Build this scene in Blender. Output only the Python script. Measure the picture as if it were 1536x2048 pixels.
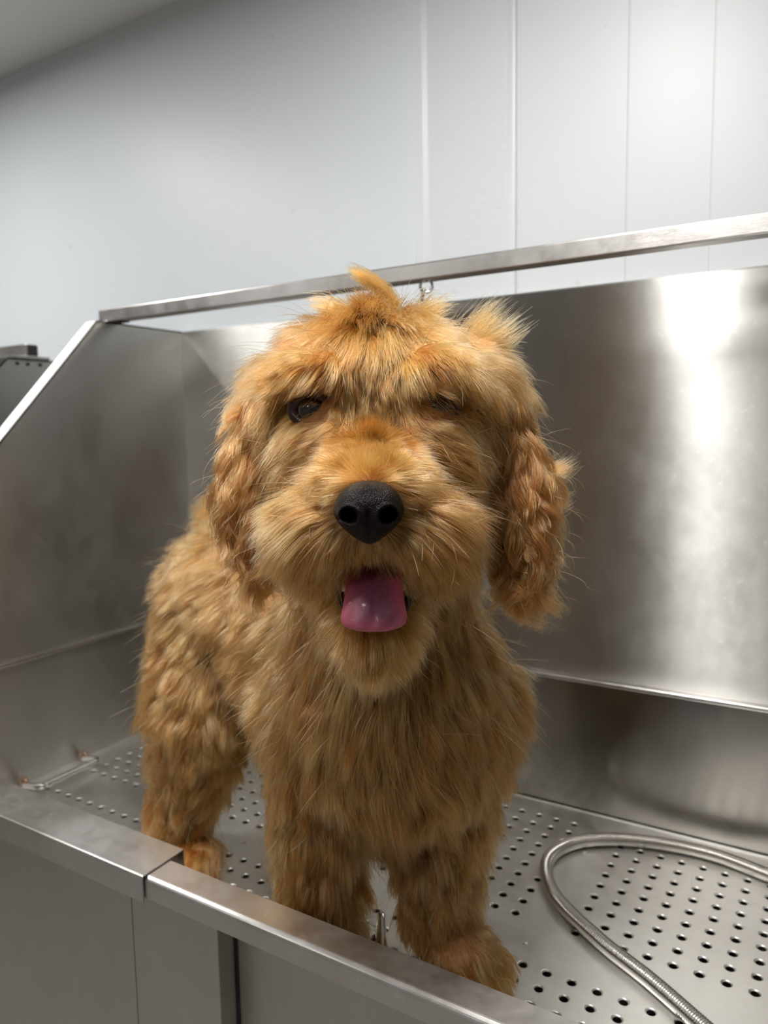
import bpy, bmesh, math, random
import numpy as np
from mathutils import Vector, Matrix, noise

for o in list(bpy.data.objects):
    bpy.data.objects.remove(o)
scene = bpy.context.scene
COL = scene.collection

# ------------------------------------------------------------------ camera
CAM_R = Vector((0.85532364, 0.51780359, -0.01734701))
CAM_U = Vector((-0.04208803, 0.10281603, 0.99380957))
CAM_F = Vector((-0.51638171, 0.84929872, -0.10973431))
cd = bpy.data.cameras.new('camera')
cam = bpy.data.objects.new('camera', cd)
COL.objects.link(cam)
M = Matrix((CAM_R, CAM_U, -CAM_F)).transposed().to_4x4()
M.translation = Vector((0, 0, 0.60))
cam.matrix_world = M
cd.sensor_fit = 'VERTICAL'
cd.sensor_height = 36.0
cd.lens = 1500.0 / 2048.0 * 36.0
cd.clip_start = 0.02
cd.clip_end = 50
cd.dof.use_dof = True
cd.dof.focus_distance = 0.62
cd.dof.aperture_fstop = 5.6
scene.camera = cam

# ------------------------------------------------------------------ light and exposure
vs = scene.view_settings
vs.view_transform = 'Standard'
vs.look = 'None'
vs.gamma = 1.0
vs.use_curve_mapping = False
vs.exposure = 0.05
scene.cycles.max_bounces = 8
scene.cycles.transmission_bounces = 7
scene.cycles.glossy_bounces = 5
scene.cycles.diffuse_bounces = 4
scene.cycles.use_adaptive_sampling = True
scene.cycles.adaptive_threshold = 0.03
w = bpy.data.worlds.new('world')
scene.world = w
w.use_nodes = True
w.node_tree.nodes['Background'].inputs[0].default_value = (0.8, 0.85, 0.9, 1)
w.node_tree.nodes['Background'].inputs[1].default_value = 0.05
CEIL = 1.463
LIGHTS = [(-0.33, 0.29), (-1.76, 0.32), (-0.27, -1.2), (-1.73, -1.2)]  # last two: unseen fill lamps added behind the camera
LIGHT_W = [16.0, 14.5, 5.5, 4.5]


def place_lamp(x, y, watts):
    ld = bpy.data.lights.new('ceiling_lamp_light', 'AREA')
    ld.energy = watts
    ld.shape = 'RECTANGLE'
    ld.size = 0.055
    ld.size_y = 0.66
    ld.color = (1.0, 0.985, 0.965)
    lo = bpy.data.objects.new('ceiling_lamp_light', ld)
    COL.objects.link(lo)
    lo.location = (x, y, CEIL - 0.030)
    return lo


# ------------------------------------------------------------------ materials
def mat(name):
    m = bpy.data.materials.new(name)
    m.use_nodes = True
    nt = m.node_tree
    return m, nt, nt.nodes['Principled BSDF']


def N(nt, typ, **kw):
    n = nt.nodes.new(typ)
    for k, v in kw.items():
        if k in n.inputs:
            n.inputs[k].default_value = v
        else:
            setattr(n, k, v)
    return n


def coords(nt, scale):
    tc = nt.nodes.new('ShaderNodeNewGeometry')
    mp = nt.nodes.new('ShaderNodeMapping')
    nt.links.new(tc.outputs['Position'], mp.inputs['Vector'])
    mp.inputs['Scale'].default_value = scale
    return mp.outputs[0]


def ramp(nt, fac, stops):
    r = nt.nodes.new('ShaderNodeValToRGB')
    e = r.color_ramp.elements
    while len(e) < len(stops):
        e.new(0.5)
    for i, (p, c) in enumerate(stops):
        e[i].position = p
        e[i].color = (c, c, c, 1) if not isinstance(c, tuple) else (*c, 1)
    nt.links.new(fac, r.inputs[0])
    return r.outputs[0]


def steel(name, color=(0.50, 0.49, 0.465), rough=0.34, aniso=0.6, tangent=(0, 0, 1),
          brush=(60, 60, 1500), smudge=0.10, scratch=0.02, spots=0.0):
    m, nt, b = mat(name)
    b.inputs['Metallic'].default_value = 1.0
    # fingerprints, dried water and soap film: patches that change colour and gloss a little
    n1 = N(nt, 'ShaderNodeTexNoise', Scale=1.0, Detail=5.0, Roughness=0.6)
    nt.links.new(coords(nt, (7, 7, 5)), n1.inputs['Vector'])
    n2 = N(nt, 'ShaderNodeTexNoise', Scale=1.0, Detail=6.0, Roughness=0.65)
    nt.links.new(coords(nt, (45, 45, 30)), n2.inputs['Vector'])
    nb = N(nt, 'ShaderNodeTexNoise', Scale=1.0, Detail=3.0, Roughness=0.6)
    nt.links.new(coords(nt, brush), nb.inputs['Vector'])
    a = nt.nodes.new('ShaderNodeMath'); a.operation = 'MULTIPLY_ADD'
    nt.links.new(n2.outputs[0], a.inputs[0]); a.inputs[1].default_value = 0.5
    nt.links.new(n1.outputs[0], a.inputs[2])
    fac = ramp(nt, a.outputs[0], [(0.55, 0.0), (0.95, 1.0)])
    mr = nt.nodes.new('ShaderNodeMapRange')
    nt.links.new(fac, mr.inputs[0])
    mr.inputs[3].default_value = rough - smudge * 0.6
    mr.inputs[4].default_value = rough + smudge
    nt.links.new(mr.outputs[0], b.inputs['Roughness'])
    mx = nt.nodes.new('ShaderNodeMix'); mx.data_type = 'RGBA'
    nt.links.new(fac, mx.inputs[0])
    mx.inputs[6].default_value = (color[0] * 0.93, color[1] * 0.92, color[2] * 0.91, 1)
    mx.inputs[7].default_value = (color[0] * 1.08, color[1] * 1.08, color[2] * 1.09, 1)
    out = mx.outputs[2]
    if spots > 0:   # pale water marks
        n3 = N(nt, 'ShaderNodeTexNoise', Scale=1.0, Detail=4.0, Roughness=0.7)
        nt.links.new(coords(nt, (90, 90, 90)), n3.inputs['Vector'])
        f3 = ramp(nt, n3.outputs[0], [(0.60, 0.0), (0.72, spots)])
        m3 = nt.nodes.new('ShaderNodeMix'); m3.data_type = 'RGBA'
        nt.links.new(f3, m3.inputs[0]); nt.links.new(out, m3.inputs[6])
        m3.inputs[7].default_value = (0.75, 0.75, 0.74, 1)
        out = m3.outputs[2]
    nt.links.new(out, b.inputs['Base Color'])
    bp = N(nt, 'ShaderNodeBump', Strength=scratch * 5, Distance=0.0004)
    nt.links.new(nb.outputs[0], bp.inputs['Height'])
    nt.links.new(bp.outputs[0], b.inputs['Normal'])
    b.inputs['Anisotropic'].default_value = aniso
    if tangent:
        cx = nt.nodes.new('ShaderNodeCombineXYZ')
        for i in range(3):
            cx.inputs[i].default_value = tangent[i]
        nt.links.new(cx.outputs[0], b.inputs['Tangent'])
    return m


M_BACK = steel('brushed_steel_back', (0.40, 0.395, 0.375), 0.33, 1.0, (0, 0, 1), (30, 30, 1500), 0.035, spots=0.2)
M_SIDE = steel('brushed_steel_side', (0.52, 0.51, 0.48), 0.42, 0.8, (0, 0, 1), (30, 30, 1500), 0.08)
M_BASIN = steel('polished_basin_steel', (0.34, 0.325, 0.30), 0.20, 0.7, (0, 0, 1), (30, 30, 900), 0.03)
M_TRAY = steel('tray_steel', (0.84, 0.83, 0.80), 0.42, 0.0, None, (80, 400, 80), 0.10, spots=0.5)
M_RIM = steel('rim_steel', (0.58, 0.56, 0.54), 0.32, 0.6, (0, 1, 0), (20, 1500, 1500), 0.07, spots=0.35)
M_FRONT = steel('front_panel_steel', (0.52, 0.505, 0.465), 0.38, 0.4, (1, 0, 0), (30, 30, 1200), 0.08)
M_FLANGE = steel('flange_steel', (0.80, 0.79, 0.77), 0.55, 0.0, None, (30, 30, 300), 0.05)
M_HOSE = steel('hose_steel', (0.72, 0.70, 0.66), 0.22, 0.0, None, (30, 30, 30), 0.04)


def simple(name, col, rough=0.5, metal=0.0, **kw):
    m, nt, b = mat(name)
    b.inputs['Base Color'].default_value = (*col, 1)
    b.inputs['Roughness'].default_value = rough
    b.inputs['Metallic'].default_value = metal
    n = N(nt, 'ShaderNodeTexNoise', Scale=60.0, Detail=3.0)
    r = ramp(nt, n.outputs[0], [(0.3, max(rough - 0.05, 0.02)), (0.7, rough + 0.05)])
    nt.links.new(r, b.inputs['Roughness'])
    for k, v in kw.items():
        b.inputs[k].default_value = v
    return m


M_SUMP = simple('shade_toned_sump_steel', (0.10, 0.095, 0.09), 0.55, 0.6)  # darkened colour paints the shade below the tray, so its holes look black
M_CHROME = simple('chrome', (0.82, 0.82, 0.82), 0.10, 1.0)
M_RUST = simple('rusty_copper', (0.36, 0.22, 0.15), 0.4, 0.8)
M_BLACK = simple('dark_gap', (0.02, 0.02, 0.02), 0.6)
M_LAMP = simple('lamp_lens', (1, 1, 1), 0.4)
_b = M_LAMP.node_tree.nodes['Principled BSDF']
_b.inputs['Emission Color'].default_value = (1.0, 0.97, 0.93, 1)
_b.inputs['Emission Strength'].default_value = 3.0


def wall_paint(name, col, bump=0.25, orange=120):
    m, nt, b = mat(name)
    n = N(nt, 'ShaderNodeTexNoise', Scale=1.0, Detail=4.0, Roughness=0.55)
    nt.links.new(coords(nt, (orange, orange, orange)), n.inputs['Vector'])
    n2 = N(nt, 'ShaderNodeTexNoise', Scale=1.0, Detail=5.0)
    nt.links.new(coords(nt, (2.5, 2.5, 2.5)), n2.inputs['Vector'])
    c = ramp(nt, n2.outputs[0], [(0.3, tuple(v * 0.97 for v in col)), (0.7, col)])
    # a few scuffs
    n3 = N(nt, 'ShaderNodeTexNoise', Scale=1.0, Detail=2.0)
    nt.links.new(coords(nt, (26, 26, 20)), n3.inputs['Vector'])
    f = ramp(nt, n3.outputs[0], [(0.76, 0.0), (0.80, 0.35)])
    mx = nt.nodes.new('ShaderNodeMix'); mx.data_type = 'RGBA'
    nt.links.new(f, mx.inputs[0]); nt.links.new(c, mx.inputs[6])
    mx.inputs[7].default_value = (0.42, 0.41, 0.38, 1)
    nt.links.new(mx.outputs[2], b.inputs['Base Color'])
    b.inputs['Roughness'].default_value = 0.42
    bp = N(nt, 'ShaderNodeBump', Strength=bump, Distance=0.0015)
    nt.links.new(n.outputs[0], bp.inputs['Height'])
    nt.links.new(bp.outputs[0], b.inputs['Normal'])
    return m


M_WALL = wall_paint('painted_wall', (0.69, 0.735, 0.765))
M_WALL2 = wall_paint('painted_wall_rough', (0.68, 0.715, 0.735), 0.6, 90)
M_PANEL = wall_paint('painted_boards', (0.70, 0.725, 0.74), 0.08, 60)
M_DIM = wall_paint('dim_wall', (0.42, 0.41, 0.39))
M_CEIL = wall_paint('ceiling_paint', (0.82, 0.82, 0.82), 0.1)
M_FLOOR = wall_paint('floor_vinyl', (0.36, 0.34, 0.31), 0.1)


# ------------------------------------------------------------------ mesh helpers
def link(name, me, m=None, parent=None, smooth=False):
    o = bpy.data.objects.new(name, me)
    COL.objects.link(o)
    if m is not None:
        me.materials.append(m)
    if parent is not None:
        o.parent = parent
        o.matrix_parent_inverse = Matrix.Translation(parent.location).inverted()
    if smooth:
        for p in me.polygons:
            p.use_smooth = True
    return o


def from_bm(name, bm, m, parent=None, smooth=False):
    bmesh.ops.recalc_face_normals(bm, faces=bm.faces)
    me = bpy.data.meshes.new(name)
    bm.to_mesh(me)
    bm.free()
    return link(name, me, m, parent, smooth)


def box(bm, lo, hi, bevel=0.0, seg=2):
    vs_ = [bm.verts.new((x, y, z)) for x in (lo[0], hi[0]) for y in (lo[1], hi[1]) for z in (lo[2], hi[2])]
    fs = [bm.faces.new([vs_[i] for i in f]) for f in
          ((0, 1, 3, 2), (4, 6, 7, 5), (0, 4, 5, 1), (2, 3, 7, 6), (0, 2, 6, 4), (1, 5, 7, 3))]
    if bevel > 0:
        ed = list({e for f in fs for e in f.edges})
        bmesh.ops.bevel(bm, geom=ed, offset=bevel, segments=seg, profile=0.5, affect='EDGES')


def prism(bm, pts, axis, a, b):
    """extrude a 2-D outline along axis between a and b"""
    def mk(p, t):
        if axis == 0: return (t, p[0], p[1])
        if axis == 1: return (p[0], t, p[1])
        return (p[0], p[1], t)
    A = [bm.verts.new(mk(p, a)) for p in pts]
    B = [bm.verts.new(mk(p, b)) for p in pts]
    n = len(pts)
    bm.faces.new(A); bm.faces.new(B[::-1])
    for i in range(n):
        bm.faces.new((A[i], A[(i + 1) % n], B[(i + 1) % n], B[i]))


def catmull(pts, per=12):
    P = [Vector(p) for p in pts]
    P = [P[0] * 2 - P[1]] + P + [P[-1] * 2 - P[-2]]
    out = []
    for i in range(1, len(P) - 2):
        for k in range(per):
            t = k / per
            a, b, c, d = P[i - 1], P[i], P[i + 1], P[i + 2]
            out.append(0.5 * ((2 * b) + (c - a) * t + (2 * a - 5 * b + 4 * c - d) * t * t + (3 * b - a - 3 * c + d) * t ** 3))
    out.append(P[-2])
    return out


def resample(pts, step):
    out = [pts[0]]
    acc = 0.0
    for a, b in zip(pts[:-1], pts[1:]):
        L = (b - a).length
        t = step - acc
        while t <= L:
            out.append(a.lerp(b, t / L))
            t += step
        acc = (acc + L) % step
    return out


def tube(bm, pts, rad, seg=16, cap=True):
    pts = [Vector(p) for p in pts]
    n = len(pts)
    ref = Vector((0, 0, 1))
    rings = []
    prev = None
    for i, p in enumerate(pts):
        t = (pts[min(i + 1, n - 1)] - pts[max(i - 1, 0)]).normalized()
        if prev is None:
            side = t.cross(ref)
            if side.length < 1e-3: side = t.cross(Vector((1, 0, 0)))
            side.normalize()
        else:
            side = (prev - t * prev.dot(t)).normalized()
        prev = side
        up = side.cross(t)
        r = rad(i) if callable(rad) else rad
        rings.append([bm.verts.new(p + (side * math.cos(2 * math.pi * k / seg) + up * math.sin(2 * math.pi * k / seg)) * r) for k in range(seg)])
    for a, b in zip(rings[:-1], rings[1:]):
        for k in range(seg):
            bm.faces.new((a[k], a[(k + 1) % seg], b[(k + 1) % seg], b[k]))
    if cap:
        bm.faces.new(rings[0]); bm.faces.new(rings[-1][::-1])


def tag(o, label, cat, group=None):
    o['label'] = label
    o['category'] = cat
    if group: o['group'] = group
    return o


def empty(name, loc):
    o = bpy.data.objects.new(name, None)
    COL.objects.link(o)
    o.location = loc
    return o


def structure(name, bm, m, **kw):
    o = from_bm(name, bm, m, **kw)
    o['kind'] = 'structure'
    return o


# ------------------------------------------------------------------ room
FLOOR_Z = -0.86
XL, XR, YF, YB = -3.2, 1.6, -2.4, 1.17
bm = bmesh.new(); box(bm, (XL - .1, YF - .1, FLOOR_Z - .1), (XR + .1, YB + .1, FLOOR_Z)); structure('floor', bm, M_FLOOR)
bm = bmesh.new(); box(bm, (XL - .1, YF - .1, CEIL), (XR + .1, YB + .1, CEIL + .1)); structure('ceiling', bm, M_CEIL)
bm = bmesh.new(); box(bm, (XL, YB, FLOOR_Z), (-0.635, YB + .1, CEIL)); structure('wall_back', bm, M_WALL)
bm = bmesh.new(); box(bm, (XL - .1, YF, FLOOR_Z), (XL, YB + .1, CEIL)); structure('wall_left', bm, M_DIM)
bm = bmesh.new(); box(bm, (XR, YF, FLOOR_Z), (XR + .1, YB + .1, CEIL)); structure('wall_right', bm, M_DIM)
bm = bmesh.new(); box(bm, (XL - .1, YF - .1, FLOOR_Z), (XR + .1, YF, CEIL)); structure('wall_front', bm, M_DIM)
# plastered pier between the plain wall and the boards
bm = bmesh.new(); box(bm, (-0.635, YB - 0.001, FLOOR_Z), (-0.4575, YB + .1, CEIL)); structure('wall_pier', bm, M_WALL2)
# half-round corner strips on both edges of the pier
bm = bmesh.new()
prism(bm, [(-0.641, YB + .002), (-0.637, YB - .005), (-0.620, YB - .005), (-0.612, YB - .001), (-0.612, YB + .002)], 2, FLOOR_Z, CEIL)
structure('trim_1', bm, M_PANEL)
bm = bmesh.new()
prism(bm, [(-0.472, YB + .002), (-0.468, YB - .003), (-0.460, YB - .005), (-0.456, YB - .004), (-0.454, YB + .002)], 2, FLOOR_Z, CEIL)
structure('trim_2', bm, M_PANEL)
# smooth boards, seams with a small gap
seams = [-0.4575, -0.284, -0.1685, 0.06, 0.35, 0.7, 1.1, XR]
bm = bmesh.new()
box(bm, (-0.4575, YB + .0012, FLOOR_Z), (XR, YB + .1, CEIL))
for i, (a, b_) in enumerate(zip(seams[:-1], seams[1:])):
    g = 0.0007
    y = YB + (0.0 if i % 2 == 0 else 0.0005)
    box(bm, (a + g, y, FLOOR_Z), (b_ - g, YB + .003, CEIL), 0.0006, 1)
structure('wall_boards', bm, M_PANEL)


def ceiling_lamp(x, y, watts, label):
    root = empty('ceiling_lamp', (x, y, CEIL))
    tag(root, label, 'lamp')
    bm = bmesh.new()
    box(bm, (x - .065, y - .35, CEIL - .024), (x + .065, y + .35, CEIL - .0005), .004, 2)
    from_bm('lamp_housing', bm, M_CEIL, root)
    bm = bmesh.new()
    box(bm, (x - .045, y - .33, CEIL - .028), (x + .045, y + .33, CEIL - .024), .001, 1)
    from_bm('lamp_lens', bm, M_LAMP, root)
    lo = place_lamp(x, y, watts)
    lo.parent = root
    lo.matrix_parent_inverse = Matrix.Translation(root.location).inverted()


for (x, y), wt in zip(LIGHTS, LIGHT_W):
    where = ('above the dog' if x > -1 else 'above the left end of the tub') if y > 0 else ('added behind the camera as unseen fill, nearer' if x > -1 else 'added behind the camera as unseen fill, farther left')
    ceiling_lamp(x, y, wt, 'slim white ceiling lamp %s' % where)

# ------------------------------------------------------------------ wash tub
TX0, TX1 = -1.19, 0.42       # inside of the basin
TYB = 1.115                  # inside back of the basin
UX, UY = -1.167, 1.130       # faces of the splash panels
SEAM, TOPZ = 0.211, 0.806
LSEAM = 0.224                # seam height on the left side
tub = empty('dog_wash_tub', (-0.4, 0.8, FLOOR_Z))
tag(tub, 'stainless steel dog wash tub with tall splash panels standing against the white wall', 'wash tub')

# basin (one folded sheet): back, left, right, front wall and bottom
bm = bmesh.new()
BZ = -0.13
FYI = 0.556
box(bm, (TX0 - .004, TYB, BZ), (TX1 + .02, TYB + .004, SEAM))
box(bm, (TX1, FYI, BZ), (TX1 + .004, TYB, SEAM))
box(bm, (TX0, FYI - .004, BZ), (TX1, FYI, 0.110))
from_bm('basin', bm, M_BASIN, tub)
bm = bmesh.new()
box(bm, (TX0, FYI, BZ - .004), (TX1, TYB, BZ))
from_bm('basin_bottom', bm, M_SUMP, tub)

bm = bmesh.new()
prism(bm, [(TX0, BZ), (TX0 - .004, BZ), (TX0 + .012, LSEAM), (TX0 + .016, LSEAM)], 1, FYI, TYB)
from_bm('basin_side', bm, M_SIDE, tub)

# back splash panel with folded top and the rounded ledge at the seam
bm = bmesh.new()
prism(bm, [(UY, SEAM), (UY, TOPZ - .003), (UY + .003, TOPZ), (UY + .036, TOPZ), (UY + .036, TOPZ - .003), (UY + .004, TOPZ - .004), (UY + .004, SEAM)], 0, UX - .01, TX1 + .02)
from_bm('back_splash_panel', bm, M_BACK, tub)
bm = bmesh.new()
box(bm, (UX - .01, TYB - .002, SEAM - .006), (TX1 + .02, UY + .001, SEAM + .001), 0.002, 3)
box(bm, (UX - .012, FYI + .012, LSEAM - .004), (UX + .006, TYB, LSEAM + .002), 0.0015, 2)
from_bm('seam_ledge', bm, M_RIM, tub, False)

# left splash panel: flat top, 45 degree cut to the front, flange folded outwards
outline = [(UY + .036, SEAM), (UY + .036, TOPZ), (0.925, TOPZ), (0.565, 0.430), (0.565, 0.0), (FYI + .002, -.01), (UY, -.01)]
bm = bmesh.new()
prism(bm, [(0.566, LSEAM), (UY + .036, LSEAM), (UY + .036, TOPZ), (0.925, TOPZ), (0.566, 0.424)], 0, UX - .004, UX)
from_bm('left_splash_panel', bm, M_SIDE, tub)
bm = bmesh.new()
w_ = 0.030
prism(bm, [(UY + .036, TOPZ), (0.925, TOPZ), (0.566, 0.424), (0.566, LSEAM), (0.569, LSEAM), (0.569, 0.4228), (0.926, TOPZ - .003), (UY + .036, TOPZ - .003)], 0, UX - w_, UX)
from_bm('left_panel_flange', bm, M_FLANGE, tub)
# same panel at the right end
bm = bmesh.new()
prism(bm, [(0.566, SEAM), (UY + .036, SEAM), (UY + .036, TOPZ), (0.925, TOPZ), (0.566, 0.424)], 0, TX1, TX1 + .004)
from_bm('right_splash_panel', bm, M_SIDE, tub)

# overhead tether bar
bm = bmesh.new()
box(bm, (UX - .024, 0.948, TOPZ + .0005), (TX1 + .02, 0.974, TOPZ + .0235), 0.002, 3)
from_bm('tether_bar', bm, M_RIM, tub)
bm = bmesh.new()
box(bm, (UX - .02, 0.950, TOPZ - .001), (UX + .03, 0.974, TOPZ + .002))
from_bm('bar_bracket', bm, M_BLACK, tub)

# front rim: rounded tube on the right, wider cap sleeve on the left
RZ, RY = 0.130, 0.506
bm = bmesh.new()
r = 0.006
prof = [(RY + .003, RZ - .026)]
for k in range(7):
    a = math.pi + (-math.pi / 2) * k / 6
    prof.append((RY + .003 + r + r * math.cos(a), RZ - .002 - r + r * math.sin(a)))
prof += [(0.545, RZ - .002), (0.548, RZ - .005), (0.548, RZ - .026)]
prism(bm, prof, 0, -0.612 - .03, TX1 + .02)
from_bm('front_rim', bm, M_RIM, tub, False)
bm = bmesh.new()
t_ = 0.0016
rr = 0.0025
pr_o = [(RY, RZ - .030)]
for k in range(5):
    a = math.pi - (math.pi / 2) * k / 4
    pr_o.append((RY + rr + rr * math.cos(a), RZ - rr + rr * math.sin(a)))
pr_o += [(0.566, RZ), (0.566, RZ - .022), (0.566 - t_, RZ - .022), (0.566 - t_, RZ - t_), (RY + rr, RZ - t_), (RY + t_, RZ - rr), (RY + t_, RZ - .030)]
prism(bm, pr_o, 0, TX0 - .05, -0.618)
from_bm('rim_sleeve', bm, M_RIM, tub)

# front cladding below the rim
FP = RY + 0.018
bm = bmesh.new(); box(bm, (TX0 - .05, FP, FLOOR_Z + .05), (-0.6605, FP + .02, RZ - .006), 0.0006, 1)
from_bm('front_panel', bm, M_FRONT, tub)
bm = bmesh.new(); box(bm, (-0.6595, FP, FLOOR_Z + .05), (-0.529, FP + .030, RZ - .027), 0.0006, 1)
from_bm('corner_post', bm, M_FRONT, tub)
bm = bmesh.new(); box(bm, (-0.528, FP + .026, FLOOR_Z + .05), (TX1 + .02, FP + .032, RZ - .027), 0.0006, 1)
from_bm('recessed_door', bm, M_FRONT, tub)
bm = bmesh.new(); box(bm, (-0.5282, FP + .0245, FLOOR_Z + .05), (-0.5262, FP + .0262, RZ - .03))
from_bm('door_seal', bm, M_BLACK, tub)
for x in (TX0 - .03, TX1 - .02):
    for y in (FP + .05, TYB - .03):
        bm = bmesh.new(); tube(bm, [(x, y, FLOOR_Z), (x, y, BZ)], 0.02)
        from_bm('leg', bm, M_FRONT, tub, True)

# ------------------------------------------------------------------ perforated tray
PITCH = 0.0275
tray = empty('perforated_floor_tray', (-0.4, 0.83, 0))
tag(tray, 'removable perforated stainless steel tray the dog stands on', 'tray')


def tray_holes():
    H_ = []
    rows_main = [0.8255 + 0.0267 * i for i in range(10)]
    rows_front = [0.744, 0.7175, 0.691]
    colsA = [-0.3205 - 0.0276 * i for i in range(30)]
    colsB = [-0.2450 + 0.0275 * i for i in range(24)]
    for x in colsA:
        if x < -1.14: continue
        for y in rows_main:
            if -0.975 < x < -0.30 or y > 0.80: H_.append((x, y))
    for x in colsB:
        for y in rows_main[:-1]: H_.append((x, y))
    for x in [-0.2525 + 0.0277 * i for i in range(23)] + [-0.2525 - 0.0276 * i for i in range(1, 33)]:
        for y in rows_front: H_.append((x, y))
    return [h for h in H_ if TX0 + .02 < h[0] < TX1 - .02]


def build_tray():
    holes = tray_holes()
    c = 0.0102                      # half size of a cell
    me_v, me_f = [], []
    vid = {}

    def V(x, y, z):
        k = (round(x, 5), round(y, 5), round(z, 5))
        if k not in vid:
            vid[k] = len(me_v); me_v.append((x, y, z))
        return vid[k]
    rows = {}
    for x, y in holes: rows.setdefault(round(y, 4), []).append(x)
    ys = sorted(rows)
    y0, y1 = FYI + .004, TYB - .0035
    x0, x1 = TX0 + .002, TX1 - .003
    cur = y0

    def quad(xa, ya, xb, yb):
        if xb - xa < 1e-6 or yb - ya < 1e-6: return
        me_f.append((V(xa, ya, 0), V(xb, ya, 0), V(xb, yb, 0), V(xa, yb, 0)))
    seg = 24
    for yy in ys:
        quad(x0, cur, x1, yy - c)
        cx = x0
        for x in sorted(rows[yy]):
            quad(cx, yy - c, x - c, yy + c)
            cx = x + c
            rings = []
            sq = []
            for k in range(seg):
                a = 2 * math.pi * k / seg
                s = c / max(abs(math.cos(a)), abs(math.sin(a)))
                sq.append(V(x + s * math.cos(a), yy + s * math.sin(a), 0))
            rings.append(sq)
            for rad, z in ((0.0066, 0.0), (0.0056, -0.0002), (0.0050, -0.0006), (0.0046, -0.0011), (0.0045, -0.0018)):
                rings.append([V(x + rad * math.cos(2 * math.pi * k / seg), yy + rad * math.sin(2 * math.pi * k / seg), z) for k in range(seg)])
            for A, B in zip(rings[:-1], rings[1:]):
                for k in range(seg):
                    me_f.append((A[k], A[(k + 1) % seg], B[(k + 1) % seg], B[k]))
        quad(cx, yy - c, x1, yy + c)
        cur = yy + c
    quad(x0, cur, x1, y1)
    me = bpy.data.meshes.new('tray_plate')
    me.from_pydata(me_v, [], me_f)
    me.update()
    o = link('tray_plate', me, M_TRAY, tray, True)
    zs = [v.co.z for v in me.vertices]
    for p in me.polygons:
        if all(zs[i] > -1e-6 for i in p.vertices): p.use_smooth = False
    return o


build_tray()
# folded lip round the tray
bm = bmesh.new()
box(bm, (TX0 + .002, TYB - .0055, -0.02), (TX1 - .003, TYB - .003, 0.0014), 0.0006, 2)
box(bm, (TX0 + .001, FYI + .004, -0.02), (TX0 + .003, TYB - .003, 0.0012), 0.0006, 2)
box(bm, (TX1 - .005, FYI + .004, -0.02), (TX1 - .003, TYB - .003, 0.0012), 0.0006, 2)
box(bm, (TX0 + .002, FYI + .003, -0.02), (TX1 - .003, FYI + .0055, 0.0008), 0.0004, 1)
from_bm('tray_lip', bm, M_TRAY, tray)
# small punched dimples
for x, y in ((-0.29, 0.779), (-0.725, 0.779), (-0.285, 1.0)):
    bm = bmesh.new()
    bmesh.ops.create_uvsphere(bm, u_segments=16, v_segments=8, radius=0.004, matrix=Matrix.Translation((x, y, 0)) @ Matrix.Diagonal((1, 1, 0.3, 1)))
    from_bm('rivet', bm, M_TRAY, tray, True)

# ------------------------------------------------------------------ lift handles on the tray
def lift_handle(name, A, B, out, up, label):
    """U of chrome rod: legs rise from A and B by the vector out/up"""
    A, B, out = Vector(A), Vector(B), Vector(out)
    root = empty(name, tuple(((A + B) / 2)[:2]) + (0.0,))
    tag(root, label, 'handle', )
    up = Vector(up)
    d = (B - A).normalized()
    k = 0.010
    pts = [A, A + out * 0.35 + up * 0.35, A + out * 0.8 + up * 0.8, A + out + up + d * k * .6, A + out + up + d * k * 1.6,
           B + out + up - d * k * 1.6, B + out + up - d * k * .6, B + out * 0.8 + up * 0.8, B + out * 0.35 + up * 0.35, B]
    bm = bmesh.new()
    tube(bm, catmull(pts, 6), 0.0050, 14)
    from_bm('handle_rod', bm, M_CHROME, root, True)
    for P in (A, B):
        bm = bmesh.new()
        n = 14
        ring = [P + Vector((0, 0, 0.004)) + (d * math.cos(math.pi * j / n) * 0.0 + Vector((-1, 0, 0)) * math.cos(math.pi * j / n) + Vector((0, 0, 1)) * math.sin(math.pi * j / n)) * 0.0085 for j in range(n + 1)]
        ring = [ring[0] - Vector((0, 0, .004))] + ring + [ring[-1] - Vector((0, 0, .004))]
        tube(bm, ring, 0.0032, 10)
        from_bm('handle_clip', bm, M_RUST, root, True)
    return root


lift_handle('tray_lift_handle', (-1.168, 0.722, 0.006), (-1.170, 0.842, 0.006), (0.046, 0, 0), (0, 0, 0.008),
            'chrome tray handle with rusty clips lying in the left corner')
lift_handle('tray_lift_handle', (-0.391, 0.619, 0.003), (-0.433, 0.684, 0.003), (0.0, 0, 0), (0.004, 0, 0.044),
            'chrome tray handle standing upright between the front paws of the dog')

# ------------------------------------------------------------------ flexible steel hose
hp = [(0.30, 0.93, .0095), (0.12, 0.99, .0095), (-0.057, 1.048, .0095), (-0.143, 1.064, .0095), (-0.235, 1.045, .0095), (-0.300, 1.000, .0095), (-0.318, 0.937, .0095),
      (-0.285, 0.869, .0095), (-0.213, 0.813, .0095), (-0.150, 0.777, .0095), (-0.094, 0.740, .0095), (-0.02, 0.69, .0095), (0.10, 0.62, .0095)]
hc = resample(catmull(hp, 24), 0.0028 / 6)
bm = bmesh.new()
ridge = [0.0081, 0.0088, 0.0091, 0.0091, 0.0088, 0.0081]
tube(bm, hc, lambda i: ridge[i % 6], 20)
hose = from_bm('shower_hose', bm, M_HOSE, None, True)
tag(hose, 'ribbed flexible steel shower hose curving over the perforated tray', 'hose')

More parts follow.
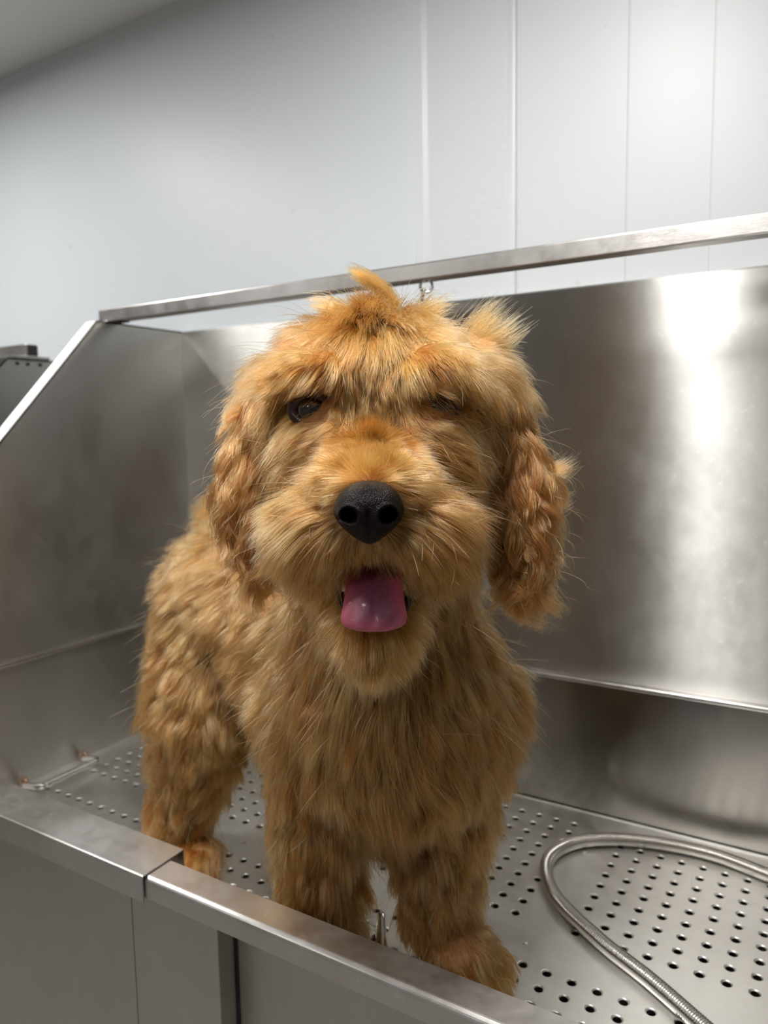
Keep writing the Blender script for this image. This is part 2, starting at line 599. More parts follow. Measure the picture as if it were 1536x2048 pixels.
# ------------------------------------------------------------------ tether snap hanging from the bar
hx, hy = -0.508, 0.961
snap = empty('tether_snap', (hx, hy, TOPZ))
tag(snap, 'small chrome snap hook hanging from the overhead bar behind the dog', 'hook')
bm = bmesh.new()
ring = [Vector((hx + 0.0075 * math.sin(2 * math.pi * j / 20), hy + .004 * math.sin(2 * math.pi * j / 20), TOPZ - .0025 + 0.009 * math.cos(2 * math.pi * j / 20))) for j in range(-7, 18)]
tube(bm, [v - Vector((0, 0, .004)) for v in ring], 0.0022, 10)
from_bm('eye_ring', bm, M_CHROME, snap, True)
bm = bmesh.new()
pts = [(hx - .003, hy, TOPZ - .010), (hx - .006, hy, TOPZ - .018), (hx - .006, hy, TOPZ - .032), (hx - .003, hy, TOPZ - .043), (hx + .004, hy, TOPZ - .045), (hx + .008, hy, TOPZ - .037), (hx + .006, hy, TOPZ - .024)]
tube(bm, catmull(pts, 6), 0.0030, 10)
bmesh.ops.create_uvsphere(bm, u_segments=14, v_segments=10, radius=0.0060, matrix=Matrix.Translation((hx - .001, hy, TOPZ - .030)))
from_bm('snap_hook', bm, M_CHROME, snap, True)

# ------------------------------------------------------------------ neighbouring tub at the far left
nb = empty('neighbouring_wash_tub', (-1.42, 0.85, FLOOR_Z))
tag(nb, 'second, lower steel wash tub beyond the left splash panel', 'wash tub')
NX, NZ = -1.40, 0.752
bm = bmesh.new()
prism(bm, [(0.50, FLOOR_Z), (1.16, FLOOR_Z), (1.16, NZ), (0.895, NZ), (0.50, 0.35)], 0, NX - .004, NX)
from_bm('end_panel', bm, M_SIDE, nb)
bm = bmesh.new()
prism(bm, [(1.16, NZ), (0.895, NZ), (0.50, 0.35), (0.502, 0.347), (0.896, NZ - .003), (1.16, NZ - .003)], 0, NX - .03, NX)
from_bm('panel_flange', bm, M_BACK, nb)
bm = bmesh.new()
box(bm, (-2.6, 0.936, NZ + .006), (NX + .001, 0.962, NZ + .030), .002, 2)
from_bm('tether_bar', bm, M_RIM, nb)
bm = bmesh.new()
box(bm, (NX + .001, 0.938, NZ + .008), (NX + .004, 0.960, NZ + .028), .001, 1)
from_bm('bar_end_cap', bm, M_BLACK, nb)
bm = bmesh.new()
box(bm, (NX - .03, 0.90, NZ), (NX + .006, 0.985, NZ + .006), .001, 1)
from_bm('bar_bracket', bm, M_SIDE, nb)
for y in (0.915, 0.938, 0.965):  # black discs painting the dark of three open holes
    bm = bmesh.new()
    bmesh.ops.create_cone(bm, cap_ends=True, segments=14, radius1=.0035, radius2=.0035, depth=.002, matrix=Matrix.Translation((NX + .001, y, NZ - .010)) @ Matrix.Rotation(math.pi / 2, 4, 'Y'))
    from_bm('hole_disc', bm, M_BLACK, nb)

# ------------------------------------------------------------------ the dog
# the dog stands lengthways in the tub, rump to the left, chest and head turned to the camera
DX = Vector((0.8554, 0.5178, 0.0)).normalized()      # to the dog's left side (right in the photo)
DZ = Vector((0, 0, 1))
DY = DZ.cross(DX)                                    # away from the camera
dog = empty('dog', (-0.47, 0.72, 0.0))
tag(dog, 'fluffy apricot curly-haired puppy standing in the wash tub with its tongue out', 'dog')


def simple_fur_skin():
    m, nt, b = mat('dog_skin')
    n = N(nt, 'ShaderNodeTexNoise', Scale=60.0, Detail=3.0)
    c = ramp(nt, n.outputs[0], [(0.3, (0.26, 0.115, 0.04)), (0.7, (0.36, 0.17, 0.065))])
    nt.links.new(c, b.inputs['Base Color'])
    b.inputs['Roughness'].default_value = 0.8
    return m


M_SKIN = simple_fur_skin()


def ell(bm, c, rad, rot=None, seg=20):
    """ellipsoid: rad = (sideways, up, towards the camera), in the dog's own axes"""
    B = Matrix((DX, DZ, -DY)).transposed()
    if rot:
        B = B @ rot
    M_ = (B @ Matrix.Diagonal(rad)).to_4x4()
    M_.translation = Vector(c)
    bmesh.ops.create_uvsphere(bm, u_segments=seg, v_segments=seg // 2 + 2, radius=1.0, matrix=M_)


def limb(bm, pts, rads, seg=16):
    cp = catmull(pts, 6)
    rr_ = []
    for i in range(len(cp)):
        t = i / 6.0
        k = min(int(t), len(rads) - 2)
        rr_.append(rads[k] + (rads[k + 1] - rads[k]) * (t - k))
    tube(bm, cp, lambda i: rr_[i], seg)
    for p, r_ in ((cp[0], rads[0]), (cp[-1], rads[-1])):
        bmesh.ops.create_uvsphere(bm, u_segments=seg, v_segments=10, radius=r_, matrix=Matrix.Translation(p))


bm = bmesh.new()
RX = lambda d: Matrix.Rotation(math.radians(d), 3, 'Z')     # roll in the picture plane
RP = lambda d: Matrix.Rotation(math.radians(d), 3, 'X')     # pitch
# trunk: deep chest, ribs, rump
ell(bm, (-0.4224, 0.7067, 0.3117), (0.110, 0.125, 0.105))
ell(bm, (-0.4149, 0.6921, 0.2539), (0.105, 0.090, 0.085))
limb(bm, [(-0.4358, 0.7242, 0.3280), (-0.5534, 0.7700, 0.3238), (-0.6671, 0.8095, 0.3451), (-0.7634, 0.8233, 0.3578)], [0.110, 0.105, 0.100, 0.094])
# neck and throat
limb(bm, [(-0.4282, 0.7061, 0.3343), (-0.4264, 0.6952, 0.4232), (-0.4100, 0.6624, 0.5476)], [0.105, 0.088, 0.085])
# skull, cheeks, brows
ell(bm, (-0.3912, 0.6348, 0.6287), (0.086, 0.076, 0.082))
ell(bm, (-0.3994, 0.5678, 0.5864), (0.042, 0.050, 0.045))
ell(bm, (-0.3266, 0.6119, 0.5849), (0.042, 0.050, 0.045))
ell(bm, (-0.4013, 0.5537, 0.6501), (0.032, 0.015, 0.026), RX(8))
ell(bm, (-0.3186, 0.6040, 0.6502), (0.032, 0.015, 0.026), RX(-8))
# muzzle, lips, lower jaw
ell(bm, (-0.3426, 0.5397, 0.5571), (0.040, 0.034, 0.070), RP(8))
ell(bm, (-0.3266, 0.5138, 0.5367), (0.030, 0.026, 0.034))
ell(bm, (-0.3628, 0.5165, 0.5180), (0.042, 0.036, 0.046), RX(25))
ell(bm, (-0.3114, 0.5476, 0.5170), (0.042, 0.036, 0.046), RX(-25))
limb(bm, [(-0.3875, 0.6185, 0.4670), (-0.3597, 0.5727, 0.4371), (-0.3406, 0.5415, 0.4250)], [0.040, 0.028, 0.021])
# ear roots, filled up to the skull
ell(bm, (-0.4583, 0.6015, 0.6228), (0.044, 0.050, 0.050))
ell(bm, (-0.3291, 0.6865, 0.6277), (0.046, 0.052, 0.050))
ell(bm, (-0.4790, 0.5759, 0.6133), (0.024, 0.036, 0.028), RX(-25))
ell(bm, (-0.2948, 0.7005, 0.6195), (0.026, 0.040, 0.030), RX(20))
# ear leathers hang flat against the cheeks
limb(bm, [(-0.4833, 0.5736, 0.6158), (-0.4867, 0.5548, 0.5774), (-0.4837, 0.5446, 0.5299), (-0.4778, 0.5414, 0.4774)], [0.018, 0.018, 0.017, 0.011])
limb(bm, [(-0.2935, 0.7013, 0.6195), (-0.2773, 0.6939, 0.5776), (-0.2661, 0.6880, 0.5244), (-0.2616, 0.6832, 0.4663)], [0.022, 0.024, 0.023, 0.014])
# front legs
limb(bm, [(-0.5036, 0.6780, 0.2891), (-0.4911, 0.6570, 0.2038), (-0.4839, 0.6455, 0.1273), (-0.4760, 0.6339, 0.0460)], [0.062, 0.046, 0.037, 0.035])
ell(bm, (-0.4620, 0.6165, 0.0274), (0.037, 0.026, 0.044))
limb(bm, [(-0.3671, 0.7606, 0.2863), (-0.3646, 0.7279, 0.2036), (-0.3642, 0.7070, 0.1305), (-0.3566, 0.6906, 0.0591)], [0.062, 0.046, 0.037, 0.035])
ell(bm, (-0.3257, 0.6829, 0.0368), (0.040, 0.026, 0.040))
ell(bm, (-0.2983, 0.6869, 0.0301), (0.024, 0.017, 0.026))
# hind legs: thigh, knee to the front, hock to the back, long foot
limb(bm, [(-0.7608, 0.7972, 0.3259), (-0.7455, 0.7349, 0.2276), (-0.7638, 0.7233, 0.1330), (-0.7872, 0.7214, 0.0457), (-0.7690, 0.7048, 0.0138)], [0.085, 0.066, 0.045, 0.036, 0.033])
ell(bm, (-0.7366, 0.6893, 0.0152), (0.036, 0.025, 0.048))
limb(bm, [(-0.6903, 0.8836, 0.2989), (-0.6738, 0.8574, 0.2003), (-0.6827, 0.8649, 0.1176), (-0.6851, 0.8769, 0.0398), (-0.6722, 0.8591, 0.0231)], [0.080, 0.062, 0.043, 0.036, 0.033])
ell(bm, (-0.6601, 0.8432, 0.0258), (0.036, 0.025, 0.048))
# tail
limb(bm, [(-0.8070, 0.8738, 0.4073), (-0.8430, 0.9034, 0.4414), (-0.8796, 0.9330, 0.4781)], [0.030, 0.020, 0.012])
me = bpy.data.meshes.new('body_rough')
bm.to_mesh(me); bm.free()
tmp = bpy.data.objects.new('body_rough', me)
COL.objects.link(tmp)
md = tmp.modifiers.new('r', 'REMESH'); md.mode = 'VOXEL'; md.voxel_size = 0.0055
ms = tmp.modifiers.new('s', 'SMOOTH'); ms.factor = 0.5; ms.iterations = 9
bpy.context.view_layer.update()
dg = bpy.context.evaluated_depsgraph_get()
body_me = bpy.data.meshes.new_from_object(tmp.evaluated_get(dg))
bpy.data.objects.remove(tmp)
body_me.name = 'body'
# nothing of the dog may sink below the tray
for v in body_me.vertices:
    if v.co.z < 0.002: v.co.z = 0.002
body_me.materials.clear()
body = link('body', body_me, M_SKIN, dog, True)

# ------------------------------------------------------------------ face: nose, eyes, mouth, tongue
def skin_mat(name, col, rough, bump, scale, sss=0.0, coat=0.0):
    m, nt, b = mat(name)
    b.inputs['Base Color'].default_value = (*col, 1)
    b.inputs['Roughness'].default_value = rough
    b.inputs['Subsurface Weight'].default_value = sss
    b.inputs['Subsurface Radius'].default_value = (0.006, 0.002, 0.002)
    b.inputs['Subsurface Scale'].default_value = 1.0
    b.inputs['Coat Weight'].default_value = coat
    b.inputs['Coat Roughness'].default_value = 0.15
    v = N(nt, 'ShaderNodeTexVoronoi', Scale=1.0)
    nt.links.new(coords(nt, (scale,) * 3), v.inputs['Vector'])
    bp = N(nt, 'ShaderNodeBump', Strength=bump, Distance=0.0006)
    nt.links.new(v.outputs[0], bp.inputs['Height'])
    nt.links.new(bp.outputs[0], b.inputs['Normal'])
    return m, nt, b


M_NOSE = skin_mat('nose_leather', (0.006, 0.003, 0.003), 0.38, 1.0, 1100, coat=0.0)[0]
M_NOSE.node_tree.nodes['Principled BSDF'].inputs['Specular IOR Level'].default_value = 0.20
M_LIP = skin_mat('lip_skin', (0.045, 0.015, 0.015), 0.3, 0.3, 500)[0]
M_GUM = skin_mat('mouth_lining', (0.10, 0.022, 0.028), 0.28, 0.3, 400, 0.1)[0]
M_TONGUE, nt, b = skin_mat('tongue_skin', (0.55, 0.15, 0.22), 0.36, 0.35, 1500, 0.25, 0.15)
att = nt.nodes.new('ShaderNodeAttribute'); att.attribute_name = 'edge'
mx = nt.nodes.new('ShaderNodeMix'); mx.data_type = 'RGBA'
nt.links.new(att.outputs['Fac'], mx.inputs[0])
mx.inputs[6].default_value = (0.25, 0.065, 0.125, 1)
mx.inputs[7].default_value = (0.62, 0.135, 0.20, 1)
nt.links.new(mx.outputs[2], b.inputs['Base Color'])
M_TOOTH = simple('tooth_enamel', (0.8, 0.76, 0.66), 0.25)
M_EYE = simple('eye_brown', (0.012, 0.008, 0.006), 0.05)
M_EYE.node_tree.nodes['Principled BSDF'].inputs['Coat Weight'].default_value = 1.0


def dogpt(origin, x, y, z):
    return Vector(origin) + DX * x + DZ * y - DY * z


NO = (-0.3063, 0.4816, 0.5380)
vs_n, fs_n = [], []
nu, nv = 120, 80
for j in range(nv + 1):
    th = math.pi * j / nv
    for i in range(nu):
        ph = 2 * math.pi * i / nu
        # superellipsoid facing the camera
        x, y, z = math.sin(th) * math.cos(ph), math.sin(th) * math.sin(ph), math.cos(th)
        sx = 0.0272 * (abs(x) ** 0.86) * (1 if x > 0 else -1)
        sy = 0.0235 * (abs(y) ** 0.90) * (1 if y > 0 else -1)
        sz = 0.021 * z
        sx *= 1.0 - 0.30 * max(0.0, -y) ** 1.5 - 0.10 * max(0.0, y)      # narrower towards the lip
        if y < 0: sy *= 1.10 - 0.25 * abs(x)
        if z > 0:
            sz += 0.004 * y * z          # upper edge leans forward
            for s in (-1, 1):            # nostrils
                dx, dy = (x - s * 0.50), (y + 0.06)
                q = math.hypot(dx / 0.20, dy / 0.19)
                sz -= 0.020 * math.exp(-q ** 4)
                # slit running outwards and down
                if s * dx > 0:
                    q2 = math.hypot((s * dx - 0.22) / 0.26, (dy + 0.06 + 0.22 * s * dx) / 0.07)
                    sz -= 0.006 * math.exp(-q2 ** 2)
                # rolled rim round the opening
                q3 = abs(math.hypot(dx / 0.30, dy / 0.29) - 1.0)
                sz += 0.0014 * math.exp(-(q3 / 0.22) ** 2)
            sz -= 0.0016 * math.exp(-(x / 0.035) ** 2) * (1 if y < 0.1 else 0.2)   # middle groove
        vs_n.append(dogpt(NO, sx, sy, sz))
for j in range(nv):
    for i in range(nu):
        fs_n.append((j * nu + i, j * nu + (i + 1) % nu, (j + 1) * nu + (i + 1) % nu, (j + 1) * nu + i))
me = bpy.data.meshes.new('nose')
me.from_pydata(vs_n, [], fs_n); me.update()
nose = link('nose', me, M_NOSE, dog, True)

for c, s in (((-0.4030, 0.5427, 0.6181), -1), ((-0.3084, 0.6012, 0.6170), 1)):
    bm = bmesh.new()
    bmesh.ops.create_uvsphere(bm, u_segments=32, v_segments=20, radius=0.0138, matrix=Matrix.Translation(c))
    eye = from_bm('eye', bm, M_EYE, dog, True)
    bm = bmesh.new()
    n = 36
    ring = [dogpt(c, 0.0170 * math.cos(2 * math.pi * k / n), 0.0118 * math.sin(2 * math.pi * k / n), 0.0035 - 0.004 * math.cos(2 * math.pi * k / n) ** 2) for k in range(n)]
    ring.append(ring[0]); ring.append(ring[1])
    tube(bm, ring, 0.0056, 10, False)
    o = from_bm('eyelid', bm, M_LIP, eye, True)
    o.matrix_parent_inverse = Matrix.Identity(4)

# mouth
bm = bmesh.new()
ell(bm, (-0.3494, 0.5573, 0.4702), (0.036, 0.020, 0.030), None, 28)
from_bm('mouth_lining', bm, M_GUM, dog, True)
bm = bmesh.new()
lip = [(-0.3710, 0.5253, 0.4881), (-0.3701, 0.5265, 0.4747), (-0.3681, 0.5292, 0.4589), (-0.3572, 0.5278, 0.4426), (-0.3357, 0.5340, 0.4349), (-0.3201, 0.5503, 0.4419), (-0.3150, 0.5610, 0.4557), (-0.3091, 0.5634, 0.4735), (-0.3072, 0.5639, 0.4868)]
tube(bm, catmull(lip, 8), 0.0042, 10)
from_bm('lower_lip', bm, M_LIP, dog, True)
for c in ((-0.3570, 0.5194, 0.4676), (-0.3133, 0.5460, 0.4676)):
    bm = bmesh.new()
    bmesh.ops.create_cone(bm, cap_ends=True, segments=12, radius1=0.0022, radius2=0.0004, depth=0.009, matrix=Matrix.Translation(c))
    from_bm('tooth', bm, M_TOOTH, dog, True)

tl = catmull([(-0.3623, 0.5791, 0.4988), (-0.3436, 0.5477, 0.4866), (-0.3291, 0.5232, 0.4746), (-0.3199, 0.5080, 0.4596), (-0.3162, 0.5015, 0.4469), (-0.3158, 0.5005, 0.4373)], 10)
nl = len(tl)
nt_ = 28
tv, tf, te = [], [], []
for side in (1, -1):
    for i, p in enumerate(tl):
        s = i / (nl - 1)
        wdt = 0.0225 + 0.0042 * min(1.0, max(0.0, (s - .4) / .35))
        if s > 0.76: wdt *= math.sqrt(max(0.0, 1 - ((s - 0.76) / 0.243) ** 2.3))
        for k in range(nt_ + 1):
            t = -1 + 2 * k / nt_
            edge = (1 - abs(t) ** 3.0)
            h = 0.0038 * max(edge, 0) ** .5 * (1.0 if s < .9 else max(0.0, (1 - ((s - .9) / .1) ** 2)) ** .5)
            cup = 0.0016 * t * t * (1 - 0.5 * s)            # the rims curl up a little
            groove = -0.0006 * math.exp(-(t / 0.05) ** 2) if side == 1 else 0
            tang = (tl[min(i + 1, nl - 1)] - tl[max(i - 1, 0)]).normalized()
            nrm = DX.cross(tang).normalized()
            if nrm.dot(-DY) < 0 and nrm.z < 0: nrm = -nrm
            if nrm.dot(-DY) < -0.2: nrm = -nrm
            wob = 0.0006 * math.sin(9 * t + 14 * s)
            tv.append(p + DX * (wdt * t) + nrm * (side * h + cup + groove + wob * s))
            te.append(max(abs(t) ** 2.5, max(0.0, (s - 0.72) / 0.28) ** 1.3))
    off = 0 if side == 1 else nl * (nt_ + 1)
    for i in range(nl - 1):
        for k in range(nt_):
            a = off + i * (nt_ + 1) + k
            q = (a, a + 1, a + nt_ + 2, a + nt_ + 1)
            tf.append(q if side == 1 else q[::-1])
me = bpy.data.meshes.new('tongue')
me.from_pydata(tv, [], tf); me.update()
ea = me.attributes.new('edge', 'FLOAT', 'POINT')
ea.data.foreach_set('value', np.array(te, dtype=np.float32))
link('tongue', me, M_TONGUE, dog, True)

# ------------------------------------------------------------------ fur
def fur_mat(name, light, dark, rough=0.24, radial=0.45):
    m = bpy.data.materials.new(name)
    m.use_nodes = True
    nt = m.node_tree
    nt.nodes.clear()
    out = nt.nodes.new('ShaderNodeOutputMaterial')
    hb = nt.nodes.new('ShaderNodeBsdfHairPrincipled')
    hb.model = 'CHIANG'
    hb.parametrization = 'COLOR'
    hi = nt.nodes.new('ShaderNodeAttribute')
    hi.attribute_name = 'tone'
    mx = nt.nodes.new('ShaderNodeMix'); mx.data_type = 'RGBA'
    nt.links.new(hi.outputs['Fac'], mx.inputs[0])
    mx.inputs[6].default_value = (*dark, 1)
    mx.inputs[7].default_value = (*light, 1)
    nt.links.new(mx.outputs[2], hb.inputs['Color'])
    hb.inputs['Roughness'].default_value = rough
    hb.inputs['Coat'].default_value = 0.08
    hb.inputs['Radial Roughness'].default_value = radial
    nt.links.new(hb.outputs[0], out.inputs[0])
    return m


M_FUR = fur_mat('apricot_fur', (0.74, 0.275, 0.076), (0.27, 0.068, 0.013))
M_FUR_EAR = fur_mat('red_apricot_ear_fur', (0.62, 0.200, 0.050), (0.22, 0.052, 0.010))

# grooming guides: place, direction (right, up, towards the viewer), length, lift, curl radius,
# curl turns, clumping, density, region
G = [
 # bridge of the nose and between the eyes
 ((-0.3356, 0.5318, 0.5995), (0.0, 0.8, 0.4), .028, .42, .001, 0.5, .4, 3.0, 0),
 ((-0.3156, 0.4992, 0.5722), (0.0, 0.7, 0.3), .014, .45, .000, 0.5, .4, 3.0, 0),
 ((-0.3439, 0.5060, 0.5756), (-0.8, 0.2, 0.3), .022, .40, .001, 0.5, .5, 2.0, 0),
 ((-0.3091, 0.5271, 0.5749), (0.8, 0.2, 0.3), .022, .40, .001, 0.5, .5, 2.0, 0),
 ((-0.3483, 0.5569, 0.6253), (0.0, -0.6, 0.3), .018, .35, .001, 0.5, .5, 2.6, 0),
 # moustache
 ((-0.3252, 0.4841, 0.5456), (-0.9, -0.1, 0.1), .022, .30, .001, 0.5, .5, 1.8, 0),
 ((-0.2991, 0.4998, 0.5450), (0.9, -0.1, 0.1), .022, .30, .001, 0.5, .5, 1.8, 0),
 ((-0.3626, 0.5030, 0.5488), (-0.95, -0.15, 0.15), .045, .38, .002, 0.6, .6, 1.6, 0),
 ((-0.2989, 0.5415, 0.5475), (0.95, -0.15, 0.15), .045, .38, .002, 0.6, .6, 1.6, 0),
 ((-0.3650, 0.4981, 0.5222), (-0.8, -0.55, 0.1), .042, .36, .002, 0.6, .6, 1.6, 0),
 ((-0.2925, 0.5419, 0.5207), (0.8, -0.55, 0.1), .042, .36, .002, 0.6, .6, 1.6, 0),
 ((-0.3379, 0.4942, 0.5017), (-0.35, -0.95, 0.1), .024, .35, .001, 0.5, .6, 1.8, 0),
 ((-0.3034, 0.5151, 0.5010), (0.35, -0.95, 0.1), .024, .35, .001, 0.5, .6, 1.8, 0),
 ((-0.3188, 0.5002, 0.5042), (0.0, -1.0, 0.1), .016, .35, .000, 0.5, .6, 1.8, 0),
 ((-0.3702, 0.5148, 0.4941), (-0.5, -0.85, 0.0), .032, .30, .002, 0.6, .6, 1.6, 0),
 ((-0.3063, 0.5535, 0.4928), (0.5, -0.85, 0.0), .032, .30, .002, 0.6, .6, 1.6, 0),
 # under the eyes and cheeks
 ((-0.3888, 0.5340, 0.5938), (-0.75, -0.35, 0.1), .026, .30, .001, 0.5, .5, 1.6, 0),
 ((-0.3103, 0.5815, 0.5922), (0.75, -0.35, 0.1), .026, .30, .001, 0.5, .5, 1.6, 0),
 ((-0.4258, 0.5460, 0.5871), (-0.45, -0.85, 0.1), .045, .35, .002, 0.6, .6, 1.4, 0),
 ((-0.3028, 0.6205, 0.5846), (0.45, -0.85, 0.1), .045, .35, .002, 0.6, .6, 1.4, 0),
 ((-0.4298, 0.5570, 0.5542), (-0.5, -0.85, 0.1), .050, .40, .003, 0.6, .6, 1.4, 0),
 ((-0.3100, 0.6295, 0.5518), (0.5, -0.85, 0.1), .050, .40, .003, 0.6, .6, 1.4, 0),
 # eye sockets: very short
 ((-0.4057, 0.5472, 0.6204), (-0.6, -0.2, 0.1), .009, .30, .000, 0.5, .3, 2.0, 0),
 ((-0.3096, 0.6055, 0.6198), (0.6, -0.2, 0.1), .009, .30, .000, 0.5, .3, 2.0, 0),
 # brows
 ((-0.3873, 0.5418, 0.6471), (-0.55, -0.50, 0.45), .030, .50, .003, 0.6, .75, 1.8, 0),
 ((-0.3145, 0.5861, 0.6473), (0.50, -0.60, 0.45), .036, .50, .003, 0.6, .75, 1.8, 0),
 ((-0.4183, 0.5464, 0.6462), (-0.90, -0.20, 0.35), .038, .48, .003, 0.6, .75, 1.8, 0),
 ((-0.3029, 0.6166, 0.6465), (0.80, -0.50, 0.35), .042, .48, .003, 0.6, .75, 1.8, 0),
 ((-0.3572, 0.5720, 0.6479), (0.05, -0.95, 0.15), .026, .28, .003, 0.6, .7, 1.6, 0),
 # forehead and crown
 ((-0.3666, 0.5882, 0.6805), (0.05, -0.90, 0.30), .042, .38, .004, 0.6, .7, 1.5, 0),
 ((-0.4064, 0.5700, 0.6819), (-0.75, -0.35, 0.40), .052, .45, .004, 0.6, .7, 1.5, 0),
 ((-0.3322, 0.6149, 0.6804), (0.75, -0.35, 0.40), .052, .45, .004, 0.6, .7, 1.5, 0),
 ((-0.3890, 0.6247, 0.7044), (-0.2, -0.1, 0.80), .052, .55, .005, 0.7, .7, 1.5, 0),
 ((-0.4379, 0.6064, 0.7019), (-0.85, -0.1, 0.30), .050, .45, .004, 0.7, .7, 1.5, 0),
 ((-0.3463, 0.6619, 0.7000), (0.85, -0.1, 0.30), .050, .45, .004, 0.7, .7, 1.5, 0),
 ((-0.4718, 0.5928, 0.6646), (-0.70, -0.75, 0.20), .050, .32, .003, 0.7, .6, 1.4, 0),
 ((-0.3226, 0.6850, 0.6763), (0.65, 0.10, 0.10), .040, .50, .003, 0.7, .6, 1.4, 0),
 ((-0.3070, 0.6919, 0.6564), (0.65, -0.65, 0.20), .045, .42, .003, 0.7, .6, 1.4, 0),
 ((-0.4617, 0.5709, 0.6296), (-0.25, -0.95, 0.25), .050, .35, .003, 0.7, .6, 1.4, 0),
 ((-0.3037, 0.6665, 0.6264), (0.25, -0.95, 0.25), .050, .35, .003, 0.7, .6, 1.4, 0),
 ((-0.4404, 0.7151, 0.6432), (0.0, -1.0, 0.0), .040, .40, .003, 0.7, .6, 0.5, 0),
 ((-0.4441, 0.6158, 0.5297), (-0.3, -1.0, 0.0), .040, .40, .003, 0.7, .6, 0.8, 0),
 ((-0.3531, 0.6709, 0.5279), (0.3, -1.0, 0.0), .040, .40, .003, 0.7, .6, 0.8, 0),
 # chin
 ((-0.3326, 0.5288, 0.4256), (0.0, -0.95, 0.2), .034, .35, .002, 0.7, .6, 1.8, 0),
 ((-0.3639, 0.5452, 0.4266), (-0.4, -0.9, 0.1), .038, .40, .004, 0.9, .7, 1.5, 0),
 ((-0.3295, 0.5661, 0.4259), (0.4, -0.9, 0.1), .038, .40, .004, 0.9, .7, 1.5, 0),
 ((-0.3949, 0.5758, 0.4446), (-0.5, -0.9, 0.1), .040, .40, .005, 1.0, .7, 1.3, 0),
 ((-0.3443, 0.6064, 0.4436), (0.5, -0.9, 0.1), .040, .40, .005, 1.0, .7, 1.3, 0),
 # ears
 ((-0.4759, 0.5617, 0.6251), (-0.30, -0.9, 0.2), .038, .28, .003, 0.8, .7, 1.8, 1),
 ((-0.4810, 0.5472, 0.5825), (-0.10, -1.0, 0.1), .038, .28, .004, 1.0, .75, 1.8, 1),
 ((-0.4772, 0.5375, 0.5356), (-0.05, -1.0, 0.1), .040, .30, .005, 1.3, .8, 1.8, 1),
 ((-0.4735, 0.5354, 0.4835), (-0.1, -1.0, 0.1), .044, .40, .007, 1.7, .9, 1.8, 1),
 ((-0.2850, 0.6897, 0.6263), (0.30, -0.9, 0.2), .040, .30, .003, 0.8, .7, 1.8, 2),
 ((-0.2721, 0.6807, 0.5876), (0.1, -1.0, 0.1), .040, .36, .004, 1.0, .75, 1.8, 2),
 ((-0.2586, 0.6950, 0.5436), (0.40, -0.8, 0.0), .046, .40, .005, 1.0, .85, 1.8, 2),
 ((-0.2606, 0.6738, 0.5260), (0.1, -1.0, 0.1), .044, .38, .006, 1.3, .85, 1.8, 2),
 ((-0.2564, 0.6697, 0.4738), (0.1, -1.0, 0.1), .050, .42, .008, 1.8, .9, 1.8, 2),
 # throat and chest
 ((-0.3911, 0.6207, 0.3642), (0.0, -1.0, 0.3), .050, .45, .005, 0.7, .75, 1.0, 3),
 ((-0.4595, 0.6211, 0.3700), (-0.25, -0.95, 0.3), .050, .42, .004, 0.6, .65, 1.0, 3),
 ((-0.3424, 0.6920, 0.3676), (0.25, -0.95, 0.3), .050, .42, .004, 0.6, .65, 1.0, 3),
 ((-0.3732, 0.6182, 0.3059), (0.05, -1.0, 0.25), .055, .38, .005, 0.7, .8, 1.0, 3),
 ((-0.4504, 0.6052, 0.2954), (-0.2, -1.0, 0.2), .050, .38, .004, 0.7, .7, 1.0, 3),
 ((-0.3214, 0.6833, 0.2928), (0.2, -1.0, 0.2), .050, .38, .004, 0.7, .7, 1.0, 3),
 ((-0.3897, 0.6333, 0.2271), (0.0, -1.0, 0.1), .050, .30, .004, 0.7, .8, 1.0, 3),
 ((-0.5332, 0.6448, 0.3533), (-0.5, -0.85, 0.1), .045, .45, .003, 0.6, .6, 1.0, 3),
 ((-0.3175, 0.7830, 0.3175), (0.5, -0.85, 0.0), .045, .45, .003, 0.6, .6, 1.0, 3),
 ((-0.5356, 0.7246, 0.3444), (-0.6, -0.8, 0.2), .045, .40, .005, 0.8, .7, 0.8, 3),
 ((-0.6415, 0.7585, 0.3763), (-0.7, -0.7, 0.2), .045, .40, .006, 0.9, .75, 0.8, 3),
 ((-0.7279, 0.7565, 0.4030), (-0.8, -0.6, 0.1), .048, .42, .006, 0.9, .75, 0.8, 3),
 ((-0.7868, 0.8524, 0.4199), (-0.7, 0.2, 0.1), .045, .45, .006, 0.9, .75, 0.8, 3),
 ((-0.5733, 0.8437, 0.2588), (0.0, -1.0, 0.0), .040, .30, .005, 0.9, .75, 0.4, 3),
 # legs
 ((-0.7014, 0.7137, 0.3113), (-0.3, -0.95, 0.2), .046, .38, .006, 0.9, .75, 0.9, 4),
 ((-0.7071, 0.6861, 0.2162), (-0.3, -0.95, 0.2), .046, .42, .006, 0.9, .8, 0.9, 4),
 ((-0.7417, 0.6859, 0.1035), (-0.3, -0.95, 0.2), .044, .45, .006, 0.9, .8, 0.9, 4),
 ((-0.7391, 0.6796, 0.0427), (-0.1, -0.9, 0.3), .034, .35, .004, 0.9, .7, 0.9, 4),
 ((-0.7080, 0.6626, 0.0379), (0.0, -0.7, 0.5), .028, .35, .002, 0.7, .6, 0.9, 4),
 ((-0.6482, 0.8231, 0.1788), (0.0, -1.0, 0.2), .040, .35, .005, 0.9, .7, 0.6, 4),
 ((-0.6612, 0.8459, 0.0517), (0.0, -1.0, 0.2), .030, .35, .005, 0.9, .7, 0.6, 4),
 ((-0.4643, 0.6202, 0.2032), (-0.2, -1.0, 0.1), .044, .42, .005, 0.8, .7, 1.0, 4),
 ((-0.4600, 0.6124, 0.1227), (-0.15, -1.0, 0.1), .042, .45, .005, 0.8, .7, 1.0, 4),
